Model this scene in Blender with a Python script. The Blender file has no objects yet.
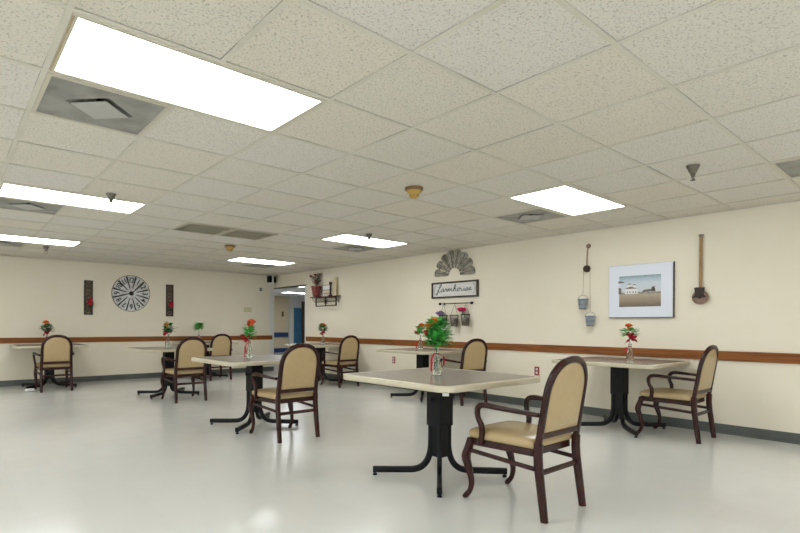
import bpy, bmesh, math, random
from mathutils import Vector, Matrix
random.seed(7)
PI = math.pi
sc = bpy.context.scene
C = sc.collection

# ------------------------------------------------------------------ camera
CAM = Vector((-0.373, -2.209, 1.093)); YAW = 0.879; ROLL = 0.005
cam = bpy.data.objects.new('camera', bpy.data.cameras.new('camera')); C.objects.link(cam)
fw = Vector((math.cos(YAW), math.sin(YAW), 0)); rt = Vector((math.sin(YAW), -math.cos(YAW), 0)); up = Vector((0, 0, 1))
cx_ = rt * math.cos(ROLL) + up * math.sin(ROLL); cy_ = up * math.cos(ROLL) - rt * math.sin(ROLL)
cam.matrix_world = Matrix(((cx_.x, cy_.x, -fw.x, CAM.x), (cx_.y, cy_.y, -fw.y, CAM.y), (cx_.z, cy_.z, -fw.z, CAM.z), (0, 0, 0, 1)))
cam.data.sensor_width = 36; cam.data.lens = 510.18 / 800 * 36
cam.data.shift_x = (400 - 363.6) / 800; cam.data.shift_y = (325.95 - 266.5) / 800
cam.data.clip_start = 0.05
sc.camera = cam
# ------------------------------------------------------------------ world, exposure, lamp strengths
w = bpy.data.worlds.new('world'); sc.world = w; w.use_nodes = True
w.node_tree.nodes['Background'].inputs[0].default_value = (0.8, 0.9, 1, 1)
w.node_tree.nodes['Background'].inputs[1].default_value = 4.0
sc.view_settings.view_transform = 'Standard'; sc.view_settings.look = 'None'
sc.view_settings.gamma = 1; sc.view_settings.use_curve_mapping = False
sc.view_settings.exposure = 0.28
LAMP = 9.0           # ceiling troffers in the dining room, seen and added
HALL_LAMP = 11.0      # ceiling troffers in the hall beyond the opening

T = 0.6096           # ceiling tile module
H = 2.293            # ceiling height
XR = 5.854; YB = 8.725; XL = -7 * T; YF = -8 * T

# ------------------------------------------------------------------ materials
def mat(name, col, rough=0.5, metal=0.0, spec=0.5, **kw):
    m = bpy.data.materials.new(name); m.use_nodes = True
    b = m.node_tree.nodes['Principled BSDF']
    b.inputs['Base Color'].default_value = (*col, 1); b.inputs['Roughness'].default_value = rough
    b.inputs['Metallic'].default_value = metal; b.inputs['Specular IOR Level'].default_value = spec
    for k, v in kw.items(): b.inputs[k.replace('_', ' ')].default_value = v
    return m
def NT(m):
    nt = m.node_tree
    return nt, nt.nodes['Principled BSDF'], (lambda t, **p: mk(nt, t, p)), nt.links.new
def mk(nt, t, p):
    n = nt.nodes.new(t)
    for k, v in p.items(): setattr(n, k, v)
    return n
def noisy(name, c1, c2, scale=8, rough=0.5, metal=0, spec=0.5, stretch=(1, 1, 1), bump=0.0, detail=4, lo=.35, hi=.65, rr=0.0):
    m = mat(name, c1, rough, metal, spec); nt, b, N, L = NT(m)
    tc = N('ShaderNodeTexCoord'); mp = N('ShaderNodeMapping'); mp.inputs['Scale'].default_value = stretch
    no = N('ShaderNodeTexNoise'); no.inputs['Scale'].default_value = scale; no.inputs['Detail'].default_value = detail
    cr = N('ShaderNodeValToRGB'); cr.color_ramp.elements[0].position = lo; cr.color_ramp.elements[1].position = hi
    cr.color_ramp.elements[0].color = (*c1, 1); cr.color_ramp.elements[1].color = (*c2, 1)
    L(tc.outputs['Object'], mp.inputs[0]); L(mp.outputs[0], no.inputs['Vector']); L(no.outputs[0], cr.inputs[0]); L(cr.outputs[0], b.inputs['Base Color'])
    if bump:
        bp = N('ShaderNodeBump'); bp.inputs['Strength'].default_value = bump; bp.inputs['Distance'].default_value = 0.002
        L(no.outputs[0], bp.inputs['Height']); L(bp.outputs[0], b.inputs['Normal'])
    return m

def math_n(N, L, op, a, b=None, c=None):
    n = N('ShaderNodeMath', operation=op)
    for i, v in enumerate((a, b, c)):
        if v is None: continue
        if isinstance(v, (int, float)): n.inputs[i].default_value = v
        else: L(v, n.inputs[i])
    return n.outputs[0]

def make_tile_mat():
    m = mat('ceiling_tile', (.72, .70, .62), .95, spec=.1); nt, b, N, L = NT(m)
    g = N('ShaderNodeNewGeometry'); sp = N('ShaderNodeSeparateXYZ'); L(g.outputs['Position'], sp.inputs[0])
    fx = math_n(N, L, 'DIVIDE', sp.outputs[0], T); fy = math_n(N, L, 'DIVIDE', sp.outputs[1], T)
    ix = math_n(N, L, 'FLOOR', fx); iy = math_n(N, L, 'FLOOR', fy)
    cb = N('ShaderNodeCombineXYZ'); L(ix, cb.inputs[0]); L(iy, cb.inputs[1])
    wn = N('ShaderNodeTexWhiteNoise', noise_dimensions='3D'); L(cb.outputs[0], wn.inputs['Vector'])
    tint = N('ShaderNodeValToRGB'); e = tint.color_ramp.elements
    e[0].position = 0; e[0].color = (.79, .735, .62, 1); e[1].position = 1; e[1].color = (.79, .75, .68, 1)
    k = e.new(.5); k.color = (.79, .745, .65, 1)
    L(wn.outputs['Value'], tint.inputs[0])
    # worm-holes of the mineral fibre
    n1 = N('ShaderNodeTexNoise'); n1.inputs['Scale'].default_value = 100; n1.inputs['Detail'].default_value = 1.5
    n1.inputs['Distortion'].default_value = .6
    L(g.outputs['Position'], n1.inputs['Vector'])
    r1 = N('ShaderNodeValToRGB'); r1.color_ramp.elements[0].position = .565; r1.color_ramp.elements[1].position = .65
    L(n1.outputs[0], r1.inputs[0])
    hole = math_n(N, L, 'MULTIPLY', r1.outputs[0], .42)
    # shade of the gap beside the grid, painted dark into the tile edges
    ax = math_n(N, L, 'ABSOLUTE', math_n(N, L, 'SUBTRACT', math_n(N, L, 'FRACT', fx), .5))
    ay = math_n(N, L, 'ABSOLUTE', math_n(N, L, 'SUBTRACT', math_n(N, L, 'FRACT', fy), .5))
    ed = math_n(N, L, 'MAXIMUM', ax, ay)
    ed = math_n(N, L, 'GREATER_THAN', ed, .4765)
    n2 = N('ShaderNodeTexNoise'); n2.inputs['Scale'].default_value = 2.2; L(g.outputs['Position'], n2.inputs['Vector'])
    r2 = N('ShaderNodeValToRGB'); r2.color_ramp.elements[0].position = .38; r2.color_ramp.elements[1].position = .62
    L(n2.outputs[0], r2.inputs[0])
    gap_shade = math_n(N, L, 'MULTIPLY', ed, math_n(N, L, 'MULTIPLY_ADD', r2.outputs[0], .55, .0))
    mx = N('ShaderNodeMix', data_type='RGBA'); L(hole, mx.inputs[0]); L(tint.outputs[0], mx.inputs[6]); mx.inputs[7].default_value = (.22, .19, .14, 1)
    m2 = N('ShaderNodeMix', data_type='RGBA'); L(gap_shade, m2.inputs[0]); L(mx.outputs[2], m2.inputs[6]); m2.inputs[7].default_value = (.10, .08, .055, 1)
    L(m2.outputs[2], b.inputs['Base Color'])
    bp = N('ShaderNodeBump'); bp.inputs['Strength'].default_value = .4; bp.inputs['Distance'].default_value = .004; bp.invert = True
    L(r1.outputs[0], bp.inputs['Height']); L(bp.outputs[0], b.inputs['Normal'])
    return m

def make_floor_mat():
    m = mat('vinyl_floor', (.6, .6, .55), .18, spec=.75); nt, b, N, L = NT(m)
    g = N('ShaderNodeNewGeometry'); sp = N('ShaderNodeSeparateXYZ'); L(g.outputs['Position'], sp.inputs[0])
    t = .3048
    fx = math_n(N, L, 'DIVIDE', sp.outputs[0], t); fy = math_n(N, L, 'DIVIDE', sp.outputs[1], t)
    cb = N('ShaderNodeCombineXYZ'); L(math_n(N, L, 'FLOOR', fx), cb.inputs[0]); L(math_n(N, L, 'FLOOR', fy), cb.inputs[1])
    wn = N('ShaderNodeTexWhiteNoise', noise_dimensions='3D'); L(cb.outputs[0], wn.inputs['Vector'])
    n1 = N('ShaderNodeTexNoise'); n1.inputs['Scale'].default_value = 5; n1.inputs['Detail'].default_value = 6; L(g.outputs['Position'], n1.inputs['Vector'])
    f = math_n(N, L, 'MULTIPLY_ADD', wn.outputs['Value'], .3, math_n(N, L, 'MULTIPLY', n1.outputs[0], .7))
    cr = N('ShaderNodeValToRGB'); cr.color_ramp.elements[0].position = .2; cr.color_ramp.elements[1].position = .8
    cr.color_ramp.elements[0].color = (.64, .635, .595, 1); cr.color_ramp.elements[1].color = (.67, .67, .635, 1)
    L(f, cr.inputs[0])
    ax = math_n(N, L, 'ABSOLUTE', math_n(N, L, 'SUBTRACT', math_n(N, L, 'FRACT', fx), .5))
    ay = math_n(N, L, 'ABSOLUTE', math_n(N, L, 'SUBTRACT', math_n(N, L, 'FRACT', fy), .5))
    ed = math_n(N, L, 'MULTIPLY', math_n(N, L, 'GREATER_THAN', math_n(N, L, 'MAXIMUM', ax, ay), .497), .08)
    mx = N('ShaderNodeMix', data_type='RGBA'); L(ed, mx.inputs[0]); L(cr.outputs[0], mx.inputs[6]); mx.inputs[7].default_value = (.35, .33, .28, 1)
    L(mx.outputs[2], b.inputs['Base Color'])
    n3 = N('ShaderNodeTexNoise'); n3.inputs['Scale'].default_value = 1.6; n3.inputs['Detail'].default_value = 3; L(g.outputs['Position'], n3.inputs['Vector'])
    L(math_n(N, L, 'MULTIPLY_ADD', n3.outputs[0], .15, .105), b.inputs['Roughness'])
    bp = N('ShaderNodeBump'); bp.inputs['Strength'].default_value = .05; bp.inputs['Distance'].default_value = .01
    L(n3.outputs[0], bp.inputs['Height']); L(bp.outputs[0], b.inputs['Normal'])
    return m

M = {}
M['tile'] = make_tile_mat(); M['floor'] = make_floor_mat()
M['tbar'] = noisy('ceiling_grid', (.74, .70, .60), (.68, .64, .53), 3, .7, spec=.2)
M['wall'] = noisy('cream_wall_paint', (.825, .755, .605), (.84, .775, .63), 3, .6, spec=.25, bump=.15, detail=6)
M['wood'] = noisy('mahogany_frame', (.022, .0048, .0036), (.042, .010, .0068), 9, .25, spec=.32, stretch=(1, 1, .3))
M['rail'] = noisy('oak_rail', (.17, .055, .012), (.30, .105, .024), 6, .5, spec=.25, stretch=(.5, .5, 9))
M['base'] = noisy('grey_cove_base', (.080, .088, .080), (.10, .108, .098), 4, .35)
M['vinyl'] = noisy('beige_vinyl', (.455, .33, .165), (.475, .35, .178), 30, .27, bump=.04)
M['black'] = mat('black_steel', (.005, .005, .006), .42, spec=.22)
M['blackp'] = mat('black_plastic', (.007, .007, .008), .5, spec=.2)
M['lam'] = noisy('walnut_grey_laminate', (.155, .125, .105), (.26, .225, .19), 5, .24, stretch=(1, 14, 1), lo=.3, hi=.7)
M['edge'] = noisy('beige_table_edge', (.56, .50, .36), (.60, .54, .40), 12, .35)
M['glass'] = mat('clear_glass', (.93, .98, .96), .02, Transmission_Weight=1.0, IOR=1.45)
M['stem'] = mat('stem_green', (.04, .12, .03), .5)
M['green'] = noisy('leaf_green', (.03, .30, .035), (.10, .55, .09), 60, .45)
M['green2'] = noisy('leaf_dark', (.015, .10, .02), (.035, .20, .04), 60, .5)
M['orange'] = noisy('petal_orange', (.75, .13, .015), (.85, .25, .03), 50, .55)
M['red'] = mat('petal_red', (.62, .03, .012), .55)
M['coral'] = mat('petal_coral', (.80, .10, .03), .55)
M['yellow'] = mat('petal_yellow', (.80, .38, .03), .55)
M['ribbon'] = mat('red_ribbon', (.42, .004, .02), .35)
M['pink'] = mat('petal_magenta', (.72, .01, .12), .5)
M['lav'] = mat('petal_lavender', (.40, .27, .55), .5)
M['galv'] = noisy('weathered_galvanised', (.15, .13, .095), (.42, .39, .32), 14, .55, metal=.25)
M['galvd'] = mat('galvanised_dark', (.06, .055, .045), .5, metal=.3)
M['clock'] = noisy('clock_blade', (.55, .55, .54), (.80, .80, .78), 10, .5)
M['ink'] = mat('dark_ink', (.012, .013, .016), .6)
M['frame_d'] = noisy('dark_brown_frame', (.035, .022, .014), (.06, .04, .025), 12, .5)
M['signbg'] = noisy('whitewashed_board', (.62, .60, .56), (.74, .72, .68), 5, .6, stretch=(1, 1, 8))
M['script'] = mat('grey_green_script', (.10, .14, .13), .6)
M['mat_w'] = mat('white_mount', (.74, .77, .84), .5)
M['white'] = mat('white_plastic', (.75, .74, .70), .45)
M['offwhite'] = mat('ivory_plastic', (.62, .58, .36), .45)
M['plate'] = mat('red_brown_plate', (.28, .03, .02), .45)
M['bucket'] = noisy('zinc_bucket', (.27, .31, .36), (.42, .46, .52), 40, .4, metal=.4)
M['rope'] = mat('jute_rope', (.36, .27, .16), .9)
M['iron'] = mat('cast_iron', (.035, .022, .016), .55, metal=.3)
M['oldwood'] = noisy('old_wood', (.26, .15, .065), (.38, .24, .11), 12, .7, stretch=(3, 3, .6))
M['pulleyw'] = noisy('pulley_wood', (.20, .12, .085), (.30, .20, .15), 20, .7)
M['gold'] = mat('amber_plastic', (.55, .34, .07), .35)
M['goldd'] = mat('brown_plastic', (.20, .11, .035), .4)
M['brass'] = mat('dull_nickel', (.17, .15, .12), .35, metal=.8)
M['vent'] = noisy('dusty_grey_grille', (.24, .235, .205), (.38, .37, .335), 5, .6)
M['ventl'] = mat('grille_centre', (.48, .47, .43), .55)
M['louvre'] = noisy('brown_grey_louvre', (.44, .40, .30), (.52, .48, .37), 6, .6)
M['fixture'] = mat('cream_metal_frame', (.62, .57, .45), .45)
M['rust'] = noisy('stained_frame_edge', (.42, .27, .10), (.55, .47, .33), 7, .5)
M['redpot'] = noisy('red_brown_pot', (.17, .03, .025), (.27, .07, .055), 20, .5)
M['dried'] = mat('dried_flowers', (.36, .25, .20), .8)
M['driedg'] = mat('grey_leaves', (.16, .17, .12), .8)
M['candle'] = mat('ivory_wax', (.66, .58, .38), .5)
M['blue'] = noisy('blue_laminate', (.035, .15, .30), (.05, .19, .36), 3, .4)
M['blued'] = mat('blue_rail', (.02, .055, .17), .4)
M['hallwall'] = mat('hall_peach_wall', (.74, .62, .44), .6)
M['hallwhite'] = mat('hall_white_paint', (.74, .76, .78), .6)
M['darkdoor'] = mat('dark_brown_door', (.09, .065, .045), .5)
M['paper'] = mat('white_paper', (.82, .81, .79), .8)
M['lattice'] = noisy('carved_brown_panel', (.07, .05, .03), (.24, .18, .11), 45, .7, bump=.5)
M['redfl'] = mat('crimson_petals', (.55, .008, .03), .5)
def pane_mat():
    m = bpy.data.materials.new('window_pane'); m.use_nodes = True; nt = m.node_tree; nt.nodes.clear()
    a = nt.nodes.new('ShaderNodeBsdfTransparent'); g = nt.nodes.new('ShaderNodeBsdfGlossy'); g.inputs['Roughness'].default_value = .02
    x = nt.nodes.new('ShaderNodeMixShader'); x.inputs[0].default_value = .08; o = nt.nodes.new('ShaderNodeOutputMaterial')
    nt.links.new(a.outputs[0], x.inputs[1]); nt.links.new(g.outputs[0], x.inputs[2]); nt.links.new(x.outputs[0], o.inputs[0]); return m
M['pane'] = pane_mat()
def emis(name, col, s):
    m = bpy.data.materials.new(name); m.use_nodes = True; nt = m.node_tree; nt.nodes.clear()
    e = nt.nodes.new('ShaderNodeEmission'); e.inputs[0].default_value = (*col, 1); e.inputs[1].default_value = s
    o = nt.nodes.new('ShaderNodeOutputMaterial'); nt.links.new(e.outputs[0], o.inputs[0]); return m
M['lamp'] = emis('lit_diffuser', (.965, .99, 1.0), LAMP)
M['halllamp'] = emis('lit_hall_diffuser', (.93, .97, 1.0), HALL_LAMP)

# ------------------------------------------------------------------ mesh helpers
def obj(name, bm, m, parent=None, smooth=False, loc=None, rot=None, bevel=0):
    me = bpy.data.meshes.new(name)
    bmesh.ops.recalc_face_normals(bm, faces=bm.faces)
    bm.to_mesh(me); bm.free()
    for x in (m if isinstance(m, (list, tuple)) else [m]): me.materials.append(x)
    if smooth:
        for p in me.polygons: p.use_smooth = True
        try: me.set_sharp_from_angle(angle=math.radians(50))
        except Exception: pass
    o = bpy.data.objects.new(name, me); C.objects.link(o)
    if loc: o.location = loc
    if rot: o.rotation_euler = rot
    if parent: o.parent = parent
    if bevel:
        b = o.modifiers.new('bevel', 'BEVEL'); b.width = bevel; b.segments = 2; b.limit_method = 'ANGLE'
    return o
def tag(o, label, cat, group=None):
    o['label'] = label; o['category'] = cat
    if group: o['group'] = group
    return o
def thing(name, label, cat, loc=(0, 0, 0), rz=0, group=None):
    o = bpy.data.objects.new(name, None); C.objects.link(o); o.empty_display_size = .1
    o.location = loc; o.rotation_euler = (0, 0, rz)
    return tag(o, label, cat, group)
def struct(name, bm, m, parent=None, **k):
    o = obj(name, bm, m, parent, **k)
    if parent is None: o['kind'] = 'structure'
    return o
def dup(root, loc, rz=0, label=None):
    r = root.copy(); C.objects.link(r); r.location = loc; r.rotation_euler = (0, 0, rz)
    if label: r['label'] = label
    for ch in list(root.children):
        c = ch.copy(); C.objects.link(c); c.parent = r
        for g in list(ch.children):
            d = g.copy(); C.objects.link(d); d.parent = c
    return r
B = bmesh.new
def box(bm, x0, x1, y0, y1, z0, z1, mi=0):
    v = [bm.verts.new((x, y, z)) for z in (z0, z1) for (x, y) in ((x0, y0), (x1, y0), (x1, y1), (x0, y1))]
    for f in ((0, 3, 2, 1), (4, 5, 6, 7), (0, 1, 5, 4), (1, 2, 6, 5), (2, 3, 7, 6), (3, 0, 4, 7)):
        bm.faces.new([v[i] for i in f]).material_index = mi
    return bm
def BX(*a): return box(B(), *a)
def lathe(bm, prof, n=24, c=(0, 0, 0), cap=True, mat_=None, mi=0):
    rings = []
    for r, z in prof:
        ring = []
        for i in range(n):
            a = 2 * PI * i / n; p = Vector((r * math.cos(a), r * math.sin(a), z))
            if mat_: p = mat_ @ p
            ring.append(bm.verts.new(p + Vector(c)))
        rings.append(ring)
    for a, b in zip(rings, rings[1:]):
        for i in range(n): bm.faces.new((a[i], a[(i + 1) % n], b[(i + 1) % n], b[i])).material_index = mi
    if cap:
        bm.faces.new(rings[0][::-1]).material_index = mi; bm.faces.new(rings[-1]).material_index = mi
    return bm
def roundrect(w, h, k=.3):
    a, b = w / 2, h / 2; c = k * min(w, h)
    return [(a, -b + c), (a, b - c), (a - c * .3, b - c * .3), (a - c, b), (-a + c, b), (-a + c * .3, b - c * .3), (-a, b - c), (-a, -b + c), (-a + c * .3, -b + c * .3), (-a + c, -b), (a - c, -b), (a - c * .3, -b + c * .3)]
def sweep(bm, pts, prof, side=(1, 0, 0), closed=False, mi=0):
    """prof: list of (s, t) outlines or one outline; s runs along 'side', t along side x tangent"""
    pts = [Vector(p) for p in pts]; n = len(pts); side = Vector(side); rings = []
    for i, p in enumerate(pts):
        if closed: t = pts[(i + 1) % n] - pts[i - 1]
        else: t = pts[min(i + 1, n - 1)] - pts[max(i - 1, 0)]
        t.normalize(); s = (side - t * side.dot(t))
        if s.length < 1e-4: s = t.orthogonal()
        s.normalize(); u = s.cross(t)
        pr = prof[i] if isinstance(prof[0][0], (list, tuple)) else prof
        rings.append([bm.verts.new(p + s * a + u * b) for a, b in pr])
    m = len(rings[0]); R = range(n if closed else n - 1)
    for i in R:
        a, b = rings[i], rings[(i + 1) % n]
        for j in range(m): bm.faces.new((a[j], a[(j + 1) % m], b[(j + 1) % m], b[j])).material_index = mi
    if not closed:
        bm.faces.new(rings[0][::-1]).material_index = mi; bm.faces.new(rings[-1]).material_index = mi
    return bm
def circ(r, n=8): return [(r * math.cos(2 * PI * i / n), r * math.sin(2 * PI * i / n)) for i in range(n)]
def tube(bm, pts, r, n=8, mi=0): return sweep(bm, pts, circ(r, n), side=(.13, .29, .95), mi=mi)
def smoothpath(pts, sub=5):
    P = [Vector(p) for p in pts]; out = []
    for i in range(len(P) - 1):
        p0 = P[max(i - 1, 0)]; p1 = P[i]; p2 = P[i + 1]; p3 = P[min(i + 2, len(P) - 1)]
        for k in range(sub):
            t = k / sub
            out.append(.5 * ((2 * p1) + (p2 - p0) * t + (2 * p0 - 5 * p1 + 4 * p2 - p3) * t * t + (3 * p1 - p0 - 3 * p2 + p3) * t ** 3))
    out.append(P[-1]); return out
def prism(bm, outline, z0, z1, M4=None, mi=0):
    a = [Vector((x, y, z0)) for x, y in outline]; b = [Vector((x, y, z1)) for x, y in outline]
    if M4: a = [M4 @ p for p in a]; b = [M4 @ p for p in b]
    a = [bm.verts.new(p) for p in a]; b = [bm.verts.new(p) for p in b]; n = len(a)
    bm.faces.new(a[::-1]).material_index = mi; bm.faces.new(b).material_index = mi
    for i in range(n): bm.faces.new((a[i], a[(i + 1) % n], b[(i + 1) % n], b[i])).material_index = mi
    return bm
def rrect(cx, cy, a, b, r, n=6):
    o = []
    for (sx, sy, a0) in ((1, 1, 0), (-1, 1, 90), (-1, -1, 180), (1, -1, 270)):
        for i in range(n + 1):
            t = math.radians(a0 + 90 * i / n); o.append((cx + sx * (a - r) + r * math.cos(t), cy + sy * (b - r) + r * math.sin(t)))
    return o
def text_mesh(s, size, M4, depth=.002, shear=0, bm=None, spacing=1.0, xs=1.0, bold=0.0):
    cu = bpy.data.curves.new('t', 'FONT'); cu.body = s; cu.size = size; cu.extrude = depth; cu.align_x = 'CENTER'; cu.align_y = 'CENTER'
    cu.shear = shear; cu.space_character = spacing; cu.offset = bold
    o = bpy.data.objects.new('t', cu); C.objects.link(o); dg = bpy.context.evaluated_depsgraph_get(); dg.update()
    me = bpy.data.meshes.new_from_object(o.evaluated_get(dg)); bpy.data.objects.remove(o)
    bm = bm or B(); t = B(); t.from_mesh(me); t.transform(M4 @ Matrix.Scale(xs, 4, (1, 0, 0)))
    tmp = bpy.data.meshes.new('t'); t.to_mesh(tmp); t.free(); bm.from_mesh(tmp); return bm

# wall frames: local (right, up, out) -> world.  right wall faces -x (right = -y); back wall faces -y (right = +x)
def on_right(y, z, d=0): return Matrix(((0, 0, -1, XR - d), (-1, 0, 0, y), (0, 1, 0, z), (0, 0, 0, 1)))
def on_back(x, z, d=0): return Matrix(((1, 0, 0, x), (0, 0, -1, YB - d), (0, 1, 0, z), (0, 0, 0, 1)))

# ------------------------------------------------------------------ ceiling layout
lights = [(0, 0), (0, 5), (0, 10), (6, 0), (6, 5), (6, 10), (0, -5), (6, -5), (-6, -5), (-6, 0), (-6, 5), (-6, 10)]  # panels behind and left of the camera are unseen, added to brighten the room
vents = [(0, 1), (0, 6), (0, 11), (7, 1), (7, 6), (7, -3), (7, 11)]
louvres = [(3, 6), (4, 6)]
taken = {}
for i, j in lights: taken[(i, j)] = taken[(i + 1, j)] = ('L', i, j)
for i, j in vents + louvres: taken[(i, j)] = ('V', i, j)
bm = B(); TB = .012
I0, I1, J0, J1 = -7, 9, -8, 14
def clampx(v): return min(v, XR)
def clampy(v): return min(v, YB)
for i in range(I0, I1 + 1):
    for j in range(J0, J1 + 1):
        x0, x1, y0, y1 = i * T, clampx((i + 1) * T), j * T, clampy((j + 1) * T)
        if (i, j) not in taken:
            # each tile sits a hair different in height
            dz = random.uniform(0, .004)
            box(bm, x0 + .002, x1 - .002, y0 + .002, y1 - .002, H + .0045 + dz * .5, H + .02 + dz)
        if taken.get((i, j), 0) == 0 or taken.get((i - 1, j)) != taken.get((i, j)):
            box(bm, x0 - TB, x0 + TB, y0 + TB, y1 - TB, H, H + .004, 1)
        box(bm, x0 - TB, x1 - TB if x1 < XR else x1, y0 - TB, y0 + TB, H - .0004, H + .0036, 1)
box(bm, XL, XR - .0, YB - .022, YB, H - .001, H + .003, 1); box(bm, XR - .022, XR, YF, YB - .022, H - .001, H + .003, 1)
box(bm, XL, XR, YF, YB, H + .16, H + .18, 0)
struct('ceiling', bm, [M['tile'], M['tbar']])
struct('floor', BX(XL - .1, XR, YF - .1, YB, -.05, 0), M['floor'])

# ------------------------------------------------------------------ walls
Y_OP = 7.33        # near jamb of the opening in the right wall
Y_OP2 = YB
HO = 1.985
bm = B(); box(bm, XR, XR + .13, YF - .1, Y_OP, 0, H + .18); box(bm, XR, XR + .13, Y_OP, Y_OP2, HO, H + .18)
struct('wall_right', bm, M['wall'])
struct('wall_back', BX(XL - .1, XR, YB, YB + .13, 0, H + .18), M['wall'])
def wall_with_added_windows(name, along, spans, a0, a1):  # out-of-view walls; their windows are added so sky light lifts the ceiling
    # along 'y': the wall at x = XL; along 'x': the wall at y = YF
    bm = B(); z0, z1 = .80, 2.10
    def bb(p, q, za, zb):
        if along == 'y': box(bm, XL - .1, XL, p, q, za, zb)
        else: box(bm, p, q, YF - .1, YF, za, zb)
    cur = a0
    for p, q in spans:
        bb(cur, p, 0, H + .18); bb(p, q, 0, z0); bb(p, q, z1, H + .18); cur = q
    bb(cur, a1, 0, H + .18); struct(name, bm, M['wall'])
    for p, q in spans:
        WN[0] += 1
        t = bpy.data.objects.new('window_%d' % WN[0], None); C.objects.link(t); t['kind'] = 'structure'  # unseen window, added as a source of sky light
        f = B(); m = (p + q) / 2
        def fb(p, q, za, zb):
            if along == 'y': box(f, XL - .07, XL - .02, p, q, za, zb)
            else: box(f, p, q, YF - .07, YF - .02, za, zb)
        fb(p, q, z0, z0 + .05); fb(p, q, z1 - .05, z1); fb(p, p + .05, z0 + .05, z1 - .05); fb(q - .05, q, z0 + .05, z1 - .05); fb(m - .025, m + .025, z0 + .05, z1 - .05)
        obj('window_frame', f, M['white'], t)
        g = B()
        if along == 'y': box(g, XL - .047, XL - .043, p + .05, q - .05, z0 + .05, z1 - .05)
        else: box(g, p + .05, q - .05, YF - .047, YF - .043, z0 + .05, z1 - .05)
        obj('pane', g, M['pane'], t)
WN = [0]
wall_with_added_windows('wall_left', 'y', [(-4.2, -2.2), (-1.4, .6), (1.4, 3.4), (4.2, 6.2)], YF - .1, YB)
wall_with_added_windows('wall_front', 'x', [(-3.4, -1.4), (-.6, 1.4), (2.2, 4.2)], XL, XR)
# cove base
def base_prof(bm, a, b, out):
    sweep(bm, [a, b], [(0, 0), (.012, 0), (.006, .012), (.005, .095), (.003, .1), (0, .1)], side=out)
bm = B(); box(bm, XR - .006, XR, YF, Y_OP, .0, .1); box(bm, XR - .016, XR - .006, YF, Y_OP, 0, .012)
struct('baseboard_right', bm, M['base'], bevel=.002)
bm = B(); box(bm, XL, XR, YB - .006, YB, 0, .1); box(bm, XL, XR, YB - .016, YB - .006, 0, .012)
struct('baseboard_back', bm, M['base'], bevel=.002)
bm = B(); box(bm, XR - .022, XR, YF, Y_OP - .04, .755, .853); struct('trim_1', bm, M['rail'], bevel=.006)
bm = B(); box(bm, XL, XR - .05, YB - .022, YB, .755, .853); struct('trim_2', bm, M['rail'], bevel=.006)
# opening casing
bm = B(); box(bm, XR - .014, XR + .14, Y_OP - .045, Y_OP + .012, 0, HO + .0)
box(bm, XR - .11, XR, YB - .012, YB, .1, HO + .0)
struct('trim_3', bm, M['white'], bevel=.003)
struct('trim_4', BX(XR - .012, XR + .142, Y_OP - .045, YB - .012, HO, HO + .016), M['frame_d'])

# ------------------------------------------------------------------ hall beyond the opening
XE = 13.0; YE = 16.0; X0 = XR + .13
struct('floor_hall', BX(XR, XE, 5.5, YE, -.05, 0), M['floor'])
struct('ceiling_hall', BX(XR - .02, XE, YB + .13, YE, H, H + .05), mat('hall_ceiling_paint', (.82, .83, .84), .9))
struct('ceiling_hall_near', BX(XR + .13, XE, 5.5, YB + .13, H, H + .05), bpy.data.materials['hall_ceiling_paint'])
bm = B(); box(bm, XR - .12, 10.66, YE, YE + .1, 0, H); struct('wall_hall_end', bm, M['hallwall'])
struct('wall_hall_door_side', BX(10.86, XE, YE, YE + .1, 0, H), M['hallwhite'])
struct('wall_hall_column', BX(10.66, 10.86, YE - .12, YE + .1, 0, H), M['white'])
struct('wall_hall_right', BX(XE, XE + .1, 5.5, YE, 0, H), M['wall'])
struct('wall_hall_left', BX(XR - .12, XR - .02, YB + .13, YE, 0, H), M['wall'])
struct('wall_hall_near', BX(X0, XE, 5.4, 5.5, 0, H), M['wall'])
struct('baseboard_hall', BX(X0 + .1, 10.66, YE - .012, YE, 0, .17), M['blued'])
t = thing('blue_door', 'tall blue double door at the end of the hall beyond the opening', 'door', (11.07, YE - .03, 0))
del t['category']; del t['label']; t['kind'] = 'structure'; t.name = 'door_1'
obj('door_leaf', BX(-.19, .0, -.02, .02, 0, 1.83), M['blue'], t); obj('door_leaf', BX(.01, .20, -.02, .02, 0, 1.83), M['blue'], t)
t = thing('door_2', '', '', (11.43, YE - .03, 0)); del t['category']; del t['label']; t['kind'] = 'structure'
obj('door_leaf', BX(-.13, .35, -.02, .02, 0, 2.1), M['darkdoor'], t); 
obj('door_handle', lathe(B(), [(.02, 0), (.025, .03), (.01, .05)], 10, (-.08, -.05, .95)), M['brass'], t)
t = thing('handrail', 'blue handrail along the peach wall of the hall beyond the opening', 'handrail', (10.2, YE, .72))
obj('rail', BX(-.44, .44, -.07, -.04, -.09, .09), M['blued'], t, bevel=.01)
for x in (-.3, .3): obj('bracket', BX(x - .02, x + .02, -.04, 0, -.02, .02), M['blued'], t)
t = tag(obj('notice', BX(-.05, .05, -.012, 0, -.1, .1), M['goldd'], loc=(10.4, YE, 1.56)), 'small dark brown notice plate on the peach wall of the hall', 'notice')
tag(obj('corner_guard', BX(-.06, .06, -.07, -.0, 0, 1.45), M['blue'], loc=(9.68, YE - .01, 0)), 'tall narrow blue guard panel at left of the hall handrail', 'corner guard')
def hall_light(x, y, label):
    t = thing('ceiling_light', label, 'ceiling light', (x, y, H), 0, 'ceiling lights in the hall')
    bm = B(); box(bm, -.6, .6, -.3, -.27, -.02, 0); box(bm, -.6, .6, .27, .3, -.02, 0); box(bm, -.6, -.57, -.27, .27, -.02, 0); box(bm, .57, .6, -.27, .27, -.02, 0)
    obj('frame', bm, M['white'], t); obj('diffuser', BX(-.57, .57, -.27, .27, -.012, -.002), M['halllamp'], t)
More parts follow.
